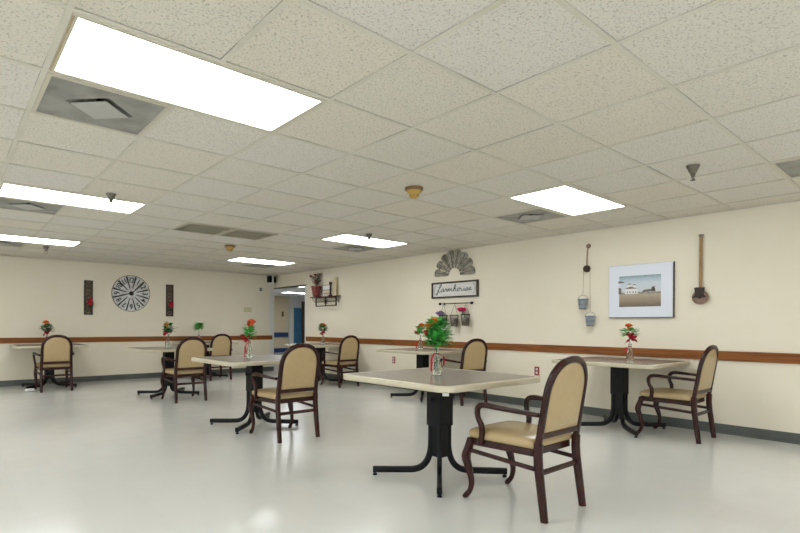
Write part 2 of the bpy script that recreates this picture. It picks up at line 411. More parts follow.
hall_light(7.6, 10.9, 'nearer lit ceiling light seen through the opening to the hall')
hall_light(9.6, 13.6, 'farther lit ceiling light deep in the hall above the blue door')

# ------------------------------------------------------------------ ceiling fixtures
def frame_ring(bm, a0, a1, b0, b1, w, z0, z1, mi=0):
    box(bm, a0, a1, b0, b0 + w, z0, z1, mi); box(bm, a0, a1, b1 - w, b1, z0, z1, mi)
    box(bm, a0, a0 + w, b0 + w, b1 - w, z0, z1, mi); box(bm, a1 - w, a1, b0 + w, b1 - w, z0, z1, mi)
LL = {(0, 0): 'largest lit ceiling panel at upper left, beside the dusty grey vent with a diamond centre',
      (0, 5): 'long lit ceiling panel at the left edge, second behind the largest one',
      (0, 10): 'slim lit ceiling panel at the far left, nearest the clock wall',
      (6, 0): 'lit ceiling panel above the white mounted farm picture on the right',
      (6, 5): 'lit ceiling panel in the middle distance left of the half windmill decoration',
      (0, -5): 'added unseen lit ceiling panel behind the camera, in line with the left row of panels',
      (6, -5): 'added unseen lit ceiling panel behind the camera near the right wall',
      (-6, -5): 'added unseen lit ceiling panel in the corner behind the camera by both walls of added windows',
      (-6, 0): 'added unseen lit ceiling panel beside the wall of added windows, level with the largest panel',
      (-6, 5): 'added unseen lit ceiling panel beside the wall of added windows, level with the second row',
      (-6, 10): 'added unseen lit ceiling panel beside the wall of added windows, in the row nearest the clock wall',
      (6, 10): 'farthest lit ceiling panel, in front of the opening to the hall'}
light0 = None
for (i, j) in lights:
    lab = LL[(i, j)]
    loc = (i * T, j * T, H)
    if light0 is None:
        t = light0 = thing('ceiling_light', lab, 'ceiling light', loc, 0, 'recessed fluorescent ceiling lights')
        bm = B(); frame_ring(bm, .013, 2 * T - .013, .013, T - .013, .022, -.006, .01)
        obj('frame', bm, M['fixture'], t, bevel=.002)
        obj('diffuser', BX(.035, 2 * T - .035, .035, T - .035, .001, .006), M['lamp'], t)
        obj('housing', BX(.03, 2 * T - .03, .03, T - .03, .012, .14), M['white'], t)
    else: dup(light0, loc, 0, lab)
# stained rim of the biggest light
tr = obj('rim_stain', BX(.0135, .022, .03, T - .03, -.008, -.0055), M['rust'], light0)
tr['label'] = 'rust stained edge strip'
VL = {(0, 1): 'large dusty grey air vent beside the largest ceiling light', (0, 6): 'grey air vent beside the second left ceiling light',
      (0, 11): 'small grey air vent beside the farthest left ceiling light', (7, 1): 'grey air vent beside the ceiling light above the farm picture',
      (7, 6): 'grey air vent beside the middle distance ceiling light', (7, -3): 'grey air vent cut off by the right edge of the photo',
      (7, 11): 'grey air vent behind the farthest ceiling light'}
vent0 = None
for (i, j) in vents:
    loc = (i * T + T / 2, j * T + T / 2, H)
    if vent0 is None:
        t = vent0 = thing('air_vent', VL[(i, j)], 'vent', loc, 0, 'square grey ceiling vents')
        h = T / 2 - .013
        bm = B(); frame_ring(bm, -h, h, -h, h, .02, -.005, .004); obj('frame', bm, M['fixture'], t)
        # plate with a diamond throat
        bm = B()
        sq = [(-h + .02, -h + .02), (h - .02, -h + .02), (h - .02, h - .02), (-h + .02, h - .02)]
        R = .175
        dm = [(0, -R), (R, 0), (0, R), (-R, 0)]
        o = [bm.verts.new((x, y, 0)) for x, y in sq]; d = [bm.verts.new((x, y, 0)) for x, y in dm]; dd = [bm.verts.new((x * .75, y * .75, .05)) for x, y in dm]
        for k in range(4):
            bm.faces.new((o[k], o[(k + 1) % 4], d[(k + 1) % 4], d[k])) if False else None
        for k in range(4):
            bm.faces.new((o[k], d[k], d[k - 1])); bm.faces.new((o[k], o[(k + 1) % 4], d[k])); bm.faces.new((d[k], d[(k + 1) % 4], dd[(k + 1) % 4], dd[k]))
        bm.faces.new(dd)
        obj('grille_plate', bm, M['vent'], t)
        bm = B(); prism(bm, [(x * .82, y * .82) for x, y in dm], -.012, -.006); 
        obj('centre_plate', bm, M['ventl'], t)['label'] = 'pale diamond centre plate'
        bm = B(); 
        tube(bm, [(0, 0, -.008), (0, 0, .05)], .02, 10)
        obj('spacer', bm, M['galvd'], t)
    else: dup(vent0, loc, 0, VL[(i, j)])
for k, (i, j) in enumerate(louvres):
    t = thing('air_grille', ['left of two brown louvred ceiling grilles side by side', 'right of two brown louvred ceiling grilles side by side'][k], 'vent', (i * T + T / 2, j * T + T / 2, H), 0, 'louvred ceiling grilles')
    h = T / 2 - .013; bm = B(); frame_ring(bm, -h, h, -h, h, .03, -.008, .004); obj('frame', bm, M['louvre'], t)
    bm = B()
    for q in range(22):
        y = -h + .035 + q * (2 * h - .07) / 21
        prism(bm, [(-.010, -.004), (-.009, -.006), (.010, .006), (.009, .008)], -h + .03, h - .03, Matrix.Translation((0, y, 0)) @ Matrix(((0, 0, 1, 0), (1, 0, 0, 0), (0, 1, 0, 0), (0, 0, 0, 1))))
    box(bm, -h + .03, h - .03, -h + .03, h - .03, .02, .022)
    obj('louvre_slats', bm, M['louvre'], t)
def sprinkler(x, y, label, loc0=[None]):
    if loc0[0] is None:
        t = loc0[0] = thing('sprinkler', label, 'sprinkler', (x, y, H), 0, 'ceiling sprinklers')
        obj('cup', lathe(B(), [(.044, -.0005), (.044, -.006), (.038, -.016), (.024, -.050)], 20), M['brass'], t, True)
        obj('body', lathe(B(), [(.018, -.050), (.018, -.066), (.013, -.070), (.013, -.080)], 14), M['brass'], t, True)
        bm = B()
        for s in (-1, 1): tube(bm, smoothpath([(s * .010, 0, -.076), (s * .020, 0, -.086), (s * .014, 0, -.100), (0, 0, -.106)], 3), .0035, 6)
        obj('yoke', bm, M['brass'], t, True)
        obj('deflector', lathe(B(), [(.017, -.104), (.017, -.108)], 16), M['brass'], t)
    else: t = dup(loc0[0], (x, y, H), 0, label)
sprinkler(3.923 + .0, -.848, 'bell shaped sprinkler on the ceiling above the paddle shaped pulley')
sprinkler(.825, 2.882, 'sprinkler in front of the second lit panel on the left')
sprinkler(.869, 6.973, 'sprinkler just behind the slim far left lit panel')
sprinkler(3.923, 2.876, 'sprinkler beside the middle distance ceiling light')
def smoke(x, y, label, first=[None]):
    if first[0] is None:
        t = first[0] = thing('smoke_detector', label, 'smoke detector', (x, y, H), 0, 'amber smoke detectors')
        obj('base', lathe(B(), [(.080, -.0005), (.080, -.018), (.072, -.026)], 28), M['goldd'], t, True)
        obj('body', lathe(B(), [(.064, -.026), (.058, -.040), (.046, -.052), (.044, -.064)], 28), M['gold'], t, True)
        obj('sensor_head', lathe(B(), [(.036, -.064), (.038, -.080), (.030, -.088)], 20), M['gold'], t, True)
        bm = B()
        for k in range(8):
            a = k * PI / 4; box(bm, .034 * math.cos(a) - .004, .034 * math.cos(a) + .004, .034 * math.sin(a) - .004, .034 * math.sin(a) + .004, -.074, -.0635)
        obj('vents', bm, M['goldd'], t)
    else: dup(first[0], (x, y, H), 0, label)
smoke(2.785, .927, 'nearer amber smoke detector in the middle of the ceiling')
smoke(2.97, 4.986, 'farther amber smoke detector beyond the louvred grilles')

# ------------------------------------------------------------------ chairs
def by(z):
    K = [(0, -.278), (.12, -.262), (.30, -.238), (.40, -.232), (.59, -.262), (.72, -.283), (.835, -.308), (.94, -.338)]
    for (a, p), (b, q) in zip(K, K[1:]):
        if z <= b: return p + (q - p) * (z - a) / (b - a)
    return K[-1][1]
def ring_cushion(bm, outline, center, rings, place):
    """outline: 2D closed list; rings: (scale, offset); place(x,y,off)->Vector"""
    R = []
    for s, off in rings:
        R.append([bm.verts.new(place(center[0] + (x - center[0]) * s, center[1] + (y - center[1]) * s, off)) for x, y in outline])
    n = len(outline)
    for a, b in zip(R, R[1:]):
        for i in range(n): bm.faces.new((a[i], a[(i + 1) % n], b[(i + 1) % n], b[i]))
    bm.faces.new(R[0][::-1]); bm.faces.new(R[-1])
CH_G = 'mahogany armchairs with beige vinyl pads'
def make_chair(label):
    t = thing('dining_chair', label, 'chair', (0, 0, 0), 0, CH_G)
    wood = M['wood']
    ra = .210
    for s in (-1, 1):
        zz = [0, .06, .12, .2, .3, .36, .43]
        bm = B(); pr = [roundrect(.036 + .006 * min(z / .3, 1), .040 + .008 * min(z / .3, 1)) for z in zz]
        sweep(bm, [(s * (ra + .004 - .004 * z / .43), by(z), z) for z in zz], pr); obj('leg', bm, wood, t, True)
        # cabriole front leg
        K = smoothpath([(s * .226, .225, .385), (s * .228, .240, .335), (s * .230, .262, .265), (s * .228, .240, .19), (s * .225, .222, .12), (s * .225, .232, .06), (s * .227, .262, .02), (s * .227, .278, .004)], 4)
        wd = [.046, .047, .052, .040, .032, .029, .034, .026]
        prs = []
        for q in range(len(K)):
            u = q / 4; a = int(min(u, 6)); f = u - a; ww = wd[a] * (1 - f) + wd[min(a + 1, 7)] * f; prs.append(roundrect(ww, ww))
        bm = B(); sweep(bm, K, prs); 
        zmin = min(v.co.z for v in bm.verts)
        for v in bm.verts:
            if v.co.z < 0: v.co.z = 0
        obj('leg', bm, wood, t, True)
        # armrest with S-curved support
        K = smoothpath([(s * .238, by(.60) + .012, .598), (s * .262, -.12, .607), (s * .272, .00, .613), (s * .272, .09, .617), (s * .270, .128, .606), (s * .268, .146, .576), (s * .264, .142, .530), (s * .258, .122, .485), (s * .252, .122, .435), (s * .246, .136, .372)], 4)
        wd = [(.030, .026), (.040, .026), (.048, .027), (.046, .032), (.038, .034), (.032, .032), (.030, .030), (.030, .034), (.030, .032), (.028, .036)]
        prs = []
        for q in range(len(K)):
            u = q / 4; a = int(min(u, 8)); f = u - a
            prs.append(roundrect(wd[a][0] * (1 - f) + wd[a + 1][0] * f, wd[a][1] * (1 - f) + wd[a + 1][1] * f))
        bm = B(); sweep(bm, K, prs); obj('armrest', bm, wood, t, True)
        bm = B(); sweep(bm, [(s * .226, -.22, .288), (s * .229, .235, .312)], roundrect(.020, .026)); obj('stretcher', bm, wood, t, True)
    bm = B(); sweep(bm, [(-.21, -.240, .262), (.21, -.240, .262)], roundrect(.030, .022), side=(0, 0, 1)); obj('stretcher', bm, wood, t, True)
    # arched back frame
    R = .204; zs = .702; pts = []
    se = lambda v: math.copysign(abs(v) ** .88, v)
    for z in (.425, .48, .54, .60, .64, zs): pts.append((-(ra + (R - ra) * (z - .425) / (zs - .425)), by(z), z))
    for k in range(1, 20):
        a = PI - PI * k / 20; z = zs + .205 * se(math.sin(a)); pts.append((R * se(math.cos(a)), by(z), z))
    pts += [(-x, y, z) for x, y, z in pts[5::-1]]
    bm = B(); sweep(bm, pts, roundrect(.034, .042, .35), side=(0, 1, 0))
    sweep(bm, [(-.212, by(.475), .475), (.212, by(.475), .475)], roundrect(.040, .026), side=(0, 0, 1))
    obj('back_frame', bm, wood, t, True)
    # pad inside the arch
    o = []
    r2 = R - .014; zb = .488
    o += [(-r2 + .004, zb), (r2 - .004, zb)]
    for k in range(0, 25):
        a = PI * k / 24; o.append((r2 * se(math.cos(a)), zs + (.205 - .014) * se(math.sin(a))))
    bm = B()
    ring_cushion(bm, o, (0, .66), [(.15, -.030), (.5, -.029), (.8, -.026), (.92, -.021), (.985, -.010), (1, 0), (.985, .012), (.92, .024), (.8, .030), (.5, .035), (.15, .037)],
                 lambda x, z, off: Vector((x, by(z) + off * .8, z)))
    obj('backrest', bm, M['vinyl'], t, True)
    # seat frame and cushion
    def seat_outline(g):
        return [(-.215 + g, -.205 + g), (.215 - g, -.205 + g), (.228 - g, 0), (.244 - g, .17), (.238 - g, .225 - g), (.205, .25 - g), (.10, .262 - g), (-.10, .262 - g), (-.205, .25 - g), (-.238 + g, .225 - g), (-.244 + g, .17), (-.228 + g, 0)]
    bm = B(); prism(bm, seat_outline(.006), .350, .393); obj('seat_frame', bm, wood, t, bevel=.004)
    # straight rear rail between the legs
    so = seat_outline(0); dense = []
    for a, b in zip(so, so[1:] + so[:1]):
        for k in range(3): dense.append((a[0] + (b[0] - a[0]) * k / 3, a[1] + (b[1] - a[1]) * k / 3))
    bm = B(); ring_cushion(bm, dense, (0, .03), [(.9, .393), (.985, .396), (1.02, .410), (1.02, .425), (.985, .440), (.90, .450), (.7, .459), (.4, .464), (.12, .465)], lambda x, y, off: Vector((x, y, off)))
    obj('seat', bm, M['vinyl'], t, True)
    return t
chairs = [
 (2.44, -.385, 0, 'nearest armchair, large in the foreground at the right of the biggest table'),
 (5.335, -.25, 0, 'armchair at far right against the wall, beside the table under the farm picture'),
 (5.42, 2.56, -.20, 'armchair below the three hanging wire baskets, behind the nearest table'),
 (5.25, 5.255, 0, 'armchair near the hall opening, right of the table below the wall shelf'),
 (2.27, 2.215, .0, 'armchair seen from behind, left of centre at the table with the red orange flower'),
 (2.37, 5.205, 0, 'armchair at the table with the yellow flower, third from the left'),
 (1.08, 7.625, 0, 'leftmost armchair, at the table under the carved panel'),
 (3.90, 7.645, 0, 'farthest armchair, at the back wall beside the green sprig vase'),
]
c0 = make_chair(chairs[0][3]); c0.location = (chairs[0][0], chairs[0][1], 0); c0.rotation_euler.z = chairs[0][2]
for x, y, rz, lab in chairs[1:]: dup(c0, (x, y, 0), rz, lab)

# ------------------------------------------------------------------ tables
TZ = .735
def make_table(label):
    t = thing('dining_table', label, 'table', (0, 0, 0), 0, 'square pedestal dining tables')
    o = rrect(0, 0, .533, .533, .10, 8); oi = rrect(0, 0, .496, .496, .068, 8)
    bm = B()
    R = []
    for s, z in ((1, TZ - .034), (1, TZ - .006), (.998, TZ - .001), (.994, TZ)):
        R.append([bm.verts.new((x * s, y * s, z)) for x, y in o])
    inner = [bm.verts.new((x, y, TZ)) for x, y in oi]; n = len(o)
    R.insert(0, [bm.verts.new((x * .992, y * .992, TZ - .038)) for x, y in o])
    for a, b in zip(R, R[1:] + [inner]):
        for i in range(n): bm.faces.new((a[i], a[(i + 1) % n], b[(i + 1) % n], b[i]))
    bm.faces.new(R[0][::-1])
    obj('table_edge', bm, M['edge'], t, True)['label'] = 'rounded beige edge band and underside'
    bm = B(); prism(bm, oi, TZ - .004, TZ + .0006); obj('tabletop', bm, M['lam'], t)
    bm = B(); box(bm, -.052, .052, -.052, .052, .145, TZ - .045); obj('column', bm, M['black'], t, bevel=.006)
    bm = B(); box(bm, -.069, .069, -.069, .069, .37, TZ - .05); obj('collar', bm, M['blackp'], t, bevel=.006)
    bm = B(); box(bm, -.30, .30, -.035, .035, TZ - .050, TZ - .038); box(bm, -.035, .035, -.30, .30, TZ - .0505, TZ - .038); obj('top_plate', bm, M['black'], t, bevel=.002)
    for sx, sy in ((1, 1), (-1, 1), (-1, -1), (1, -1)):
        d = Vector((sx * .385, sy * .345, 0)); L_ = d.length; d.normalize(); side = Vector((-d.y, d.x, 0))
        prof2 = [(.062, .40), (.062, .30), (.063, .22), (.072, .16), (.095, .105), (.130, .068), (.175, .050), (.24, .045), (L_ - .03, .042)]
        P = smoothpath([d * r + Vector((0, 0, z)) for r, z in prof2], 3)
        bm = B(); sweep(bm, P, roundrect(.034, .044, .2), side=side); 
        lg = obj('leg', bm, M['black'], t, True)
        bm = B(); c = d * (L_ - .045); lathe(bm, [(.015, 0), (.017, .004), (.015, .012), (.007, .014), (.007, .024)], 14, (c.x, c.y, 0)); obj('glide', bm, M['blackp'], lg, True)
    bm = B(); tube(bm, [(-.069, 0, .565), (-.10, 0, .565)], .006); tube(bm, [(-.10, 0, .59), (-.10, 0, .545)], .007); obj('height_lever', bm, M['blackp'], t, True)
    return t
tables = [
 (2.44, .308, 'nearest and largest looking table, in the foreground with a tall green bouquet on it'),
 (2.28, 2.87, 'table left of centre bearing the vase with one red orange flower and red ribbon'),
 (2.37, 5.88, 'table bearing the vase with a yellow flower, left of centre in the back'),
 (1.09, 8.175, 'leftmost table, under the rail at the back wall with the leftmost chair'),
 (3.90, 8.175, 'farthest table at the back wall holding the plain green sprig'),
 (5.30, 5.94, 'table below the wall shelf near the hall opening'),
 (5.30, 3.22, 'table at the right wall below the farmhouse sign'),
 (5.285, .275, 'table against the wall under the white mounted farm picture'),
]
t0 = make_table(tables[0][2]); t0.location = (tables[0][0], tables[0][1], 0)
for x, y, lab in tables[1:]: dup(t0, (x, y, 0), 0, lab)
o = obj('label_tag', BX(-.02, .02, -.001, .001, -.03, .0), M['paper'], t0); o.location = (-.44, -.44, TZ - .038); o.rotation_euler.z = -PI / 4; o['label'] = 'small white paper tag under the table edge'

# ------------------------------------------------------------------ vases and bouquets
def bloom(bm, c, r, layers=4, seed=0, flat=.75):
    rnd = random.Random(seed); c = Vector(c)
    lathe(bm, [(r * .25, -r * .75), (r * .5, -r * .3), (r * .4, r * .2), (r * .1, r * .35)], 8, c)
    for l in range(layers):
        n = 6 + 2 * l; el = math.radians(72 - 62 * l / max(1, layers - 1))
        for k in range(n):
            a = 2 * PI * (k + .5 * l) / n + rnd.uniform(-.15, .15); e = el + rnd.uniform(-.15, .15)
            d = Vector((math.cos(a) * math.cos(e), math.sin(a) * math.cos(e), math.sin(e) * flat)); s = Vector((-math.sin(a), math.cos(a), 0)); u = d.cross(s)
            L_ = r * rnd.uniform(.85, 1.08); wd = r * .42
            rows = []
            for f, ww, lift in ((.15, .35, 0), (.55, .85, .10), (.85, 1.0, .04), (1.0, .6, -.10)):
                p = c + d * (L_ * f) - u * (r * lift)
                rows.append([bm.verts.new(p - s * wd * ww), bm.verts.new(p + u * r * .06), bm.verts.new(p + s * wd * ww)])
            for p, q in zip(rows, rows[1:]):
                bm.faces.new((p[0], p[1], q[1], q[0])); bm.faces.new((p[1], p[2], q[2], q[1]))
def leaf(bm, p, d, L_, wd, upv=Vector((0, 0, 1)), curl=.15):
    d = d.normalized(); s = d.cross(upv)
    if s.length < .05: s = Vector((1, 0, 0))
    s.normalize(); n = s.cross(d); prev = None
    for f, ww in ((0, .12), (.3, .85), (.6, 1), (.85, .55), (1, .04)):
        c = p + d * L_ * f - Vector((0, 0, curl * L_ * f * f)); a = bm.verts.new(c - s * wd * ww / 2 + n * wd * .12 * ww); m = bm.verts.new(c); b = bm.verts.new(c + s * wd * ww / 2 + n * wd * .12 * ww)
        if prev: bm.faces.new((prev[0], prev[1], m, a)); bm.faces.new((prev[1], prev[2], b, m))
        prev = (a, m, b)
vase_prof = [(.0335, 0), (.036, .004), (.036, .05), (.034, .075), (.024, .105), (.0145, .13), (.0135, .16), (.0165, .185), (.018, .19)]
def vase(x, y, rz, label, ribbons, tall=1.0, wide=1.0, ribmat='ribbon'):
    t = thing('flower_vase', label, 'vase', (x, y, TZ + .001), rz, 'glass bud vases')
    pr = [(r * wide, z * tall) for r, z in vase_prof]
    inner = [(max(r - .003, .002), max(z, .008)) for r, z in pr][::-1]
    bm = B(); lathe(bm, pr + inner, 24, cap=False)
    bm.verts.ensure_lookup_table(); n = 24
    bm.faces.new(bm.verts[:n][::-1]); bm.faces.new(bm.verts[-n:])
    obj('glass', bm, M['glass'], t, True)
    if ribbons:
        bm = B()
        zt = .155 * tall
        tube(bm, [(.018 * math.cos(a), .018 * math.sin(a), zt) for a in [k * PI / 6 for k in range(13)]], .004, 6)
        for (ang, L_, out) in ribbons:
            P = []
            for k in range(9):
                f = k / 8; rr_ = .018 + out * min(1, 2.5 * f); P.append((math.cos(ang) * rr_, math.sin(ang) * rr_, zt - L_ * f + .015 * math.sin(f * PI)))
            sweep(bm, P, [(-.010, -.0006), (.010, -.0006), (.010, .0006), (-.010, .0006)], side=(-math.sin(ang + .5), math.cos(ang + .5), .2))
        obj('ribbon', bm, M[ribmat], t, True)
    return t
def bouquet(x, y, label, blooms, leaves, seed, stem_top=.26, tall=1.0, bow=None, leafm='green', twigs=(), leafz=(.20, .36), leafr=.10, group=None, leaflen=.075):
    rnd = random.Random(seed)
    t = thing('flower_bouquet', label, 'flowers', (x, y, TZ + .012), 0, 'artificial bouquets on the tables')
    bm = B()
    heads = [b[0] for b in blooms] or [(0, 0, leafz[1] - .03)]
    for hx, hy, hz in heads: tube(bm, smoothpath([(rnd.uniform(-.012, .012), rnd.uniform(-.012, .012), 0), (0, 0, .15 * tall), (hx * .5, hy * .5, hz * .7), (hx, hy, hz - .01)], 4), .0028, 6)
    for a, b in twigs: tube(bm, [(0, 0, .16 * tall), a, b], .0022, 5)
    obj('stem', bm, M['stem'] if not twigs else M['stem'], t, True)
    for k, (c, r, m) in enumerate(blooms):
        bm = B(); bloom(bm, c, r, 4, seed + k); obj('flower', bm, M[m], t, True)
    bm = B()
    for k in range(leaves):
        f = rnd.random(); z = leafz[0] + (leafz[1] - leafz[0]) * f; a = rnd.uniform(0, 2 * PI); rr = leafr * (.25 + .55 * rnd.random()) * (1.1 - .75 * abs(f - .35))
        el = rnd.uniform(-.2, 1.0)
        p = Vector((math.cos(a) * rr * .55, math.sin(a) * rr * .55, z)); d = Vector((math.cos(a) * math.cos(el), math.sin(a) * math.cos(el), math.sin(el)))
        leaf(bm, p, d, leaflen * rnd.uniform(.7, 1.15), leaflen * .52 * rnd.uniform(.8, 1.2))
    obj('foliage', bm, M[leafm], t, True)
    if bow:
        (bx, by_, bz), r = bow; bm = B()
        for k in range(7):
            a = 2 * PI * k / 7 + .3; d = Vector((math.cos(a) * .8, math.sin(a) * .8, rnd.uniform(-.9, .8))) * r
            c = Vector((bx, by_, bz)); s = Vector((-math.sin(a), math.cos(a), 0)) * r * .28
            P = [c, c + d * .6 + s, c + d, c + d * .6 - s, c]
            sweep(bm, smoothpath(P, 4), [(-.014, -.0006), (.014, -.0006), (.014, .0006), (-.014, .0006)], side=(rnd.uniform(-1, 1), rnd.uniform(-1, 1), .6))
        obj('bow', bm, M['ribbon'], t, True)['label'] = 'looped dark red ribbon bow'
    return t
rv = rt  # picture-right direction, used to give the bouquets their lean
def O(r, z, f=0): v = rt * r + fw * f; return (v.x, v.y, z)
ang_left = math.atan2(-rt.y, -rt.x); ang_right = math.atan2(rt.y, rt.x); ang_near = math.atan2(-fw.y, -fw.x)
TW = 1
vase(2.452, .352, 0, 'clear glass vase with red ribbon tails on the nearest table', [(ang_left - .3, .15, .016), (ang_left + .2, .13, .022), (ang_right, .09, .035)], tall=1.0)
bouquet(2.452, .352, 'tall full green bouquet with orange flowers on the nearest table', [(O(-.068, .345, -.03), .028, 'orange'), (O(-.028, .385, -.03), .034, 'orange'), (O(-.005, .375, .0), .024, 'coral'), (O(-.085, .30, -.03), .022, 'red')], 360, 3, leafz=(.20, .39), leafr=.17, leaflen=.062)
vase(2.231, 2.895, .3, 'tall narrow glass vase on the table left of centre', [(ang_left, .16, .03), (ang_left + .5, .12, .03)], tall=1.1, wide=.95)
bouquet(2.231, 2.895, 'single red orange carnation with a red bow at left, on the table left of centre', [(O(.022, .375), .050, 'coral'), (O(-.01, .35, .03), .030, 'red')], 55, 5, bow=(O(-.045, .215, -.01), .06), leafz=(.20, .32), leafr=.10)
vase(2.36, 5.883, .3, 'glass vase under the yellow flower on the table at left', [(ang_left, .12, .02)], tall=.95)
bouquet(2.36, 5.883, 'yellow flower with dark green leaves and a side twig', [(O(-.02, .345), .050, 'yellow'), (O(.04, .36, .02), .034, 'green')], 85, 7, bow=(O(-.02, .225), .065), twigs=[(O(.08, .28), O(.16, .31)), (O(.06, .24), O(.13, .25))], leafz=(.22, .36), leafr=.09, leafm='green2')
vase(1.053, 8.175, .3, 'glass vase on the leftmost table', [(ang_near, .1, .02)], tall=.9)
bouquet(1.053, 8.175, 'orange flower on dark leaves on the leftmost table', [(O(-.02, .375), .055, 'orange')], 95, 11, bow=(O(0, .215), .07), leafz=(.22, .33), leafr=.14, leafm='green2', twigs=[(O(.08, .26), O(.14, .24))])
vase(3.787, 8.215, .3, 'glass vase holding the plain green sprig on the farthest table', [(ang_near, .07, .02)], tall=.9, ribmat='pink')
bouquet(3.787, 8.215, 'plain green leafy sprig without flowers on the farthest table', [], 90, 13, leafz=(.24, .37), leafr=.17, leaflen=.085)
vase(5.335, 5.916, .3, 'glass vase on the table below the wall shelf', [(ang_near, .09, .02)], tall=1.0)
bouquet(5.335, 5.916, 'small coral flower with red bow on the table below the wall shelf', [(O(.02, .355), .036, 'coral'), (O(-.05, .345), .028, 'orange'), (O(0, .38, .02), .026, 'coral')], 90, 17, bow=(O(0, .235), .075), leafz=(.24, .36), leafr=.14, leafm='green2')
vase(5.291, 3.26, .3, 'short clear vase on the wall side table below the farmhouse sign', [(ang_left, .12, .05)], tall=.9, wide=1.1)
bouquet(5.291, 3.26, 'orange flower with a long red ribbon loop, behind the tall green bouquet', [(O(.02, .36), .045, 'orange'), (O(-.03, .33), .03, 'coral')], 70, 19, bow=(O(-.05, .25), .055), leafz=(.22, .34), leafr=.12)
vase(5.333, .188, .3, 'short clear glass vase on the table under the farm picture', [(ang_left, .06, .04)], tall=.95, wide=1.0)
bouquet(5.333, .188, 'orange flower over a crimson bow, on the table under the farm picture', [(O(-.015, .355), .042, 'orange')], 32, 23, bow=(O(.015, .235), .065), leafz=(.25, .33), leafr=.12, leaflen=.08)

# ------------------------------------------------------------------ back wall decor
def clock():
    t = thing('wall_clock', 'large round galvanised windmill clock with dark numerals on the back wall', 'clock', (2.58, YB, 1.725))
    Rm = Matrix(((1, 0, 0, 0), (0, 0, -1, 0), (0, 1, 0, 0), (0, 0, 0, 1)))
    R = .36
    for k in range(12):
        a = PI / 2 - k * PI / 6; bm = B()
        Q = Rm @ Matrix.Rotation(a - PI / 2, 4, 'Z')
        o = [(-.018, .10), (.018, .10), (.071, .332), (.050, .352), (0, .358), (-.050, .352), (-.071, .332)]
        prism(bm, o, .014, .018, Q @ Matrix.Rotation(.09, 4, 'Y'))
        bl = obj('blade', bm, M['clock'], t)
        n = 12 if k == 0 else k
        bm = text_mesh(str(n), .145, Q @ Matrix.Translation((0, .262, .025)), .0015, spacing=.9, xs=.82, bold=.003)
        obj('numeral', bm, M['ink'], bl)
    bm = B(); 
    sweep(bm, [Rm @ Vector((R * math.cos(x), R * math.sin(x), .012)) for x in [k * PI / 30 for k in range(60)]], circ(.006, 6), side=(0, 1, 0), closed=True)
    sweep(bm, [Rm @ Vector((.215 * math.cos(x), .215 * math.sin(x), .006)) for x in [k * PI / 30 for k in range(60)]], circ(.005, 6), side=(0, 1, 0), closed=True)
    obj('rim', bm, M['galvd'], t, True)
    obj('back_plate', lathe(B(), [(.345, 0), (.345, .004)], 48, mat_=Rm), M['galvd'], t)
    obj('hub', lathe(B(), [(.10, .02), (.10, .03), (.085, .034), (.05, .034)], 32, mat_=Rm), M['clock'], t, True)
    obj('hub_cap', lathe(B(), [(.045, .034), (.04, .044), (.012, .05)], 24, mat_=Rm), M['iron'], t, True)
    for a, L_, w_ in ((PI / 2 - math.radians(48), .30, .010), (PI / 2 - math.radians(258), .22, .012)):
        bm = B(); prism(bm, [(-w_, -.03), (w_, -.03), (w_ * .5, L_), (-w_ * .5, L_)], .040, .043, Rm @ Matrix.Rotation(a - PI / 2, 4, 'Z')); obj('hand', bm, M['ink'], t)
clock()
def panel(x, zc, w_, h_, lab, bl):
    t = thing('carved_panel', lab, 'wall decoration', (x, YB, zc), 0, 'narrow carved panels beside the clock')
    bm = B(); frame_r = .014
    Rm = Matrix(((1, 0, 0, 0), (0, 0, -1, 0), (0, 1, 0, 0), (0, 0, 0, 1)))
    prism(bm, [(-w_ / 2, -h_ / 2), (w_ / 2, -h_ / 2), (w_ / 2, h_ / 2), (-w_ / 2, h_ / 2)], 0, .012, Rm); obj('backing', bm, M['lattice'], t)
    bm = B()
    for k in range(9):
        z = -h_ / 2 + (k + .5) * h_ / 9
        sweep(bm, [Rm @ Vector((.055 * w_ / .15 * math.cos(q), z + .03 * math.sin(q), .016)) for q in [j * PI / 6 for j in range(12)]], circ(.005, 6), side=(0, 1, 0), closed=True)
    for s in (-1, 1): prism(bm, [(s * (w_ / 2 - .008) - .008, -h_ / 2), (s * (w_ / 2 - .008) + .008, -h_ / 2), (s * (w_ / 2 - .008) + .008, h_ / 2), (s * (w_ / 2 - .008) - .008, h_ / 2)], .012, .024, Rm)
    for s in (-1, 1): prism(bm, [(-w_ / 2 + .016, s * (h_ / 2 - .008) - .008), (w_ / 2 - .016, s * (h_ / 2 - .008) - .008), (w_ / 2 - .016, s * (h_ / 2 - .008) + .008), (-w_ / 2 + .016, s * (h_ / 2 - .008) + .008)], .012, .024, Rm)
    obj('scroll_work', bm, M['iron'], t, True)
    bm = B(); bloom(bm, (.02, -.05, -.11), .06, 4, 3); bloom(bm, (.03, -.045, -.05), .045, 3, 5); obj('flower', bm, M['redfl'], t, True)
    bm = B()
    for k in range(14): leaf(bm, Vector((.01, -.03, -.17)), Vector((math.cos(k * 1.7), -.4, math.sin(k * 1.3))), .06, .025)
    obj('foliage', bm, M['green2'], t, True)
panel(1.806, 1.612, .15, .66, 'narrow dark carved panel with red flower, left of the clock', 0)
panel(3.348, 1.61, .15, .67, 'narrow dark carved panel with red flower, right of the clock', 0)
t = thing('switch_plate', 'pale yellowish switch plate on the back wall left of the opening', 'switch', (5.16, YB, 1.46))
obj('plate', BX(-.10, .10, -.008, 0, -.055, .055), M['offwhite'], t, bevel=.003)
for s in (-.05, .05): obj('rocker', BX(s - .02, s + .02, -.013, -.008, -.03, .03), M['offwhite'], t, bevel=.002)
t = thing('motion_sensor', 'tiny grey sensor on the back wall left of the opening', 'sensor', (5.49, YB, 1.95))
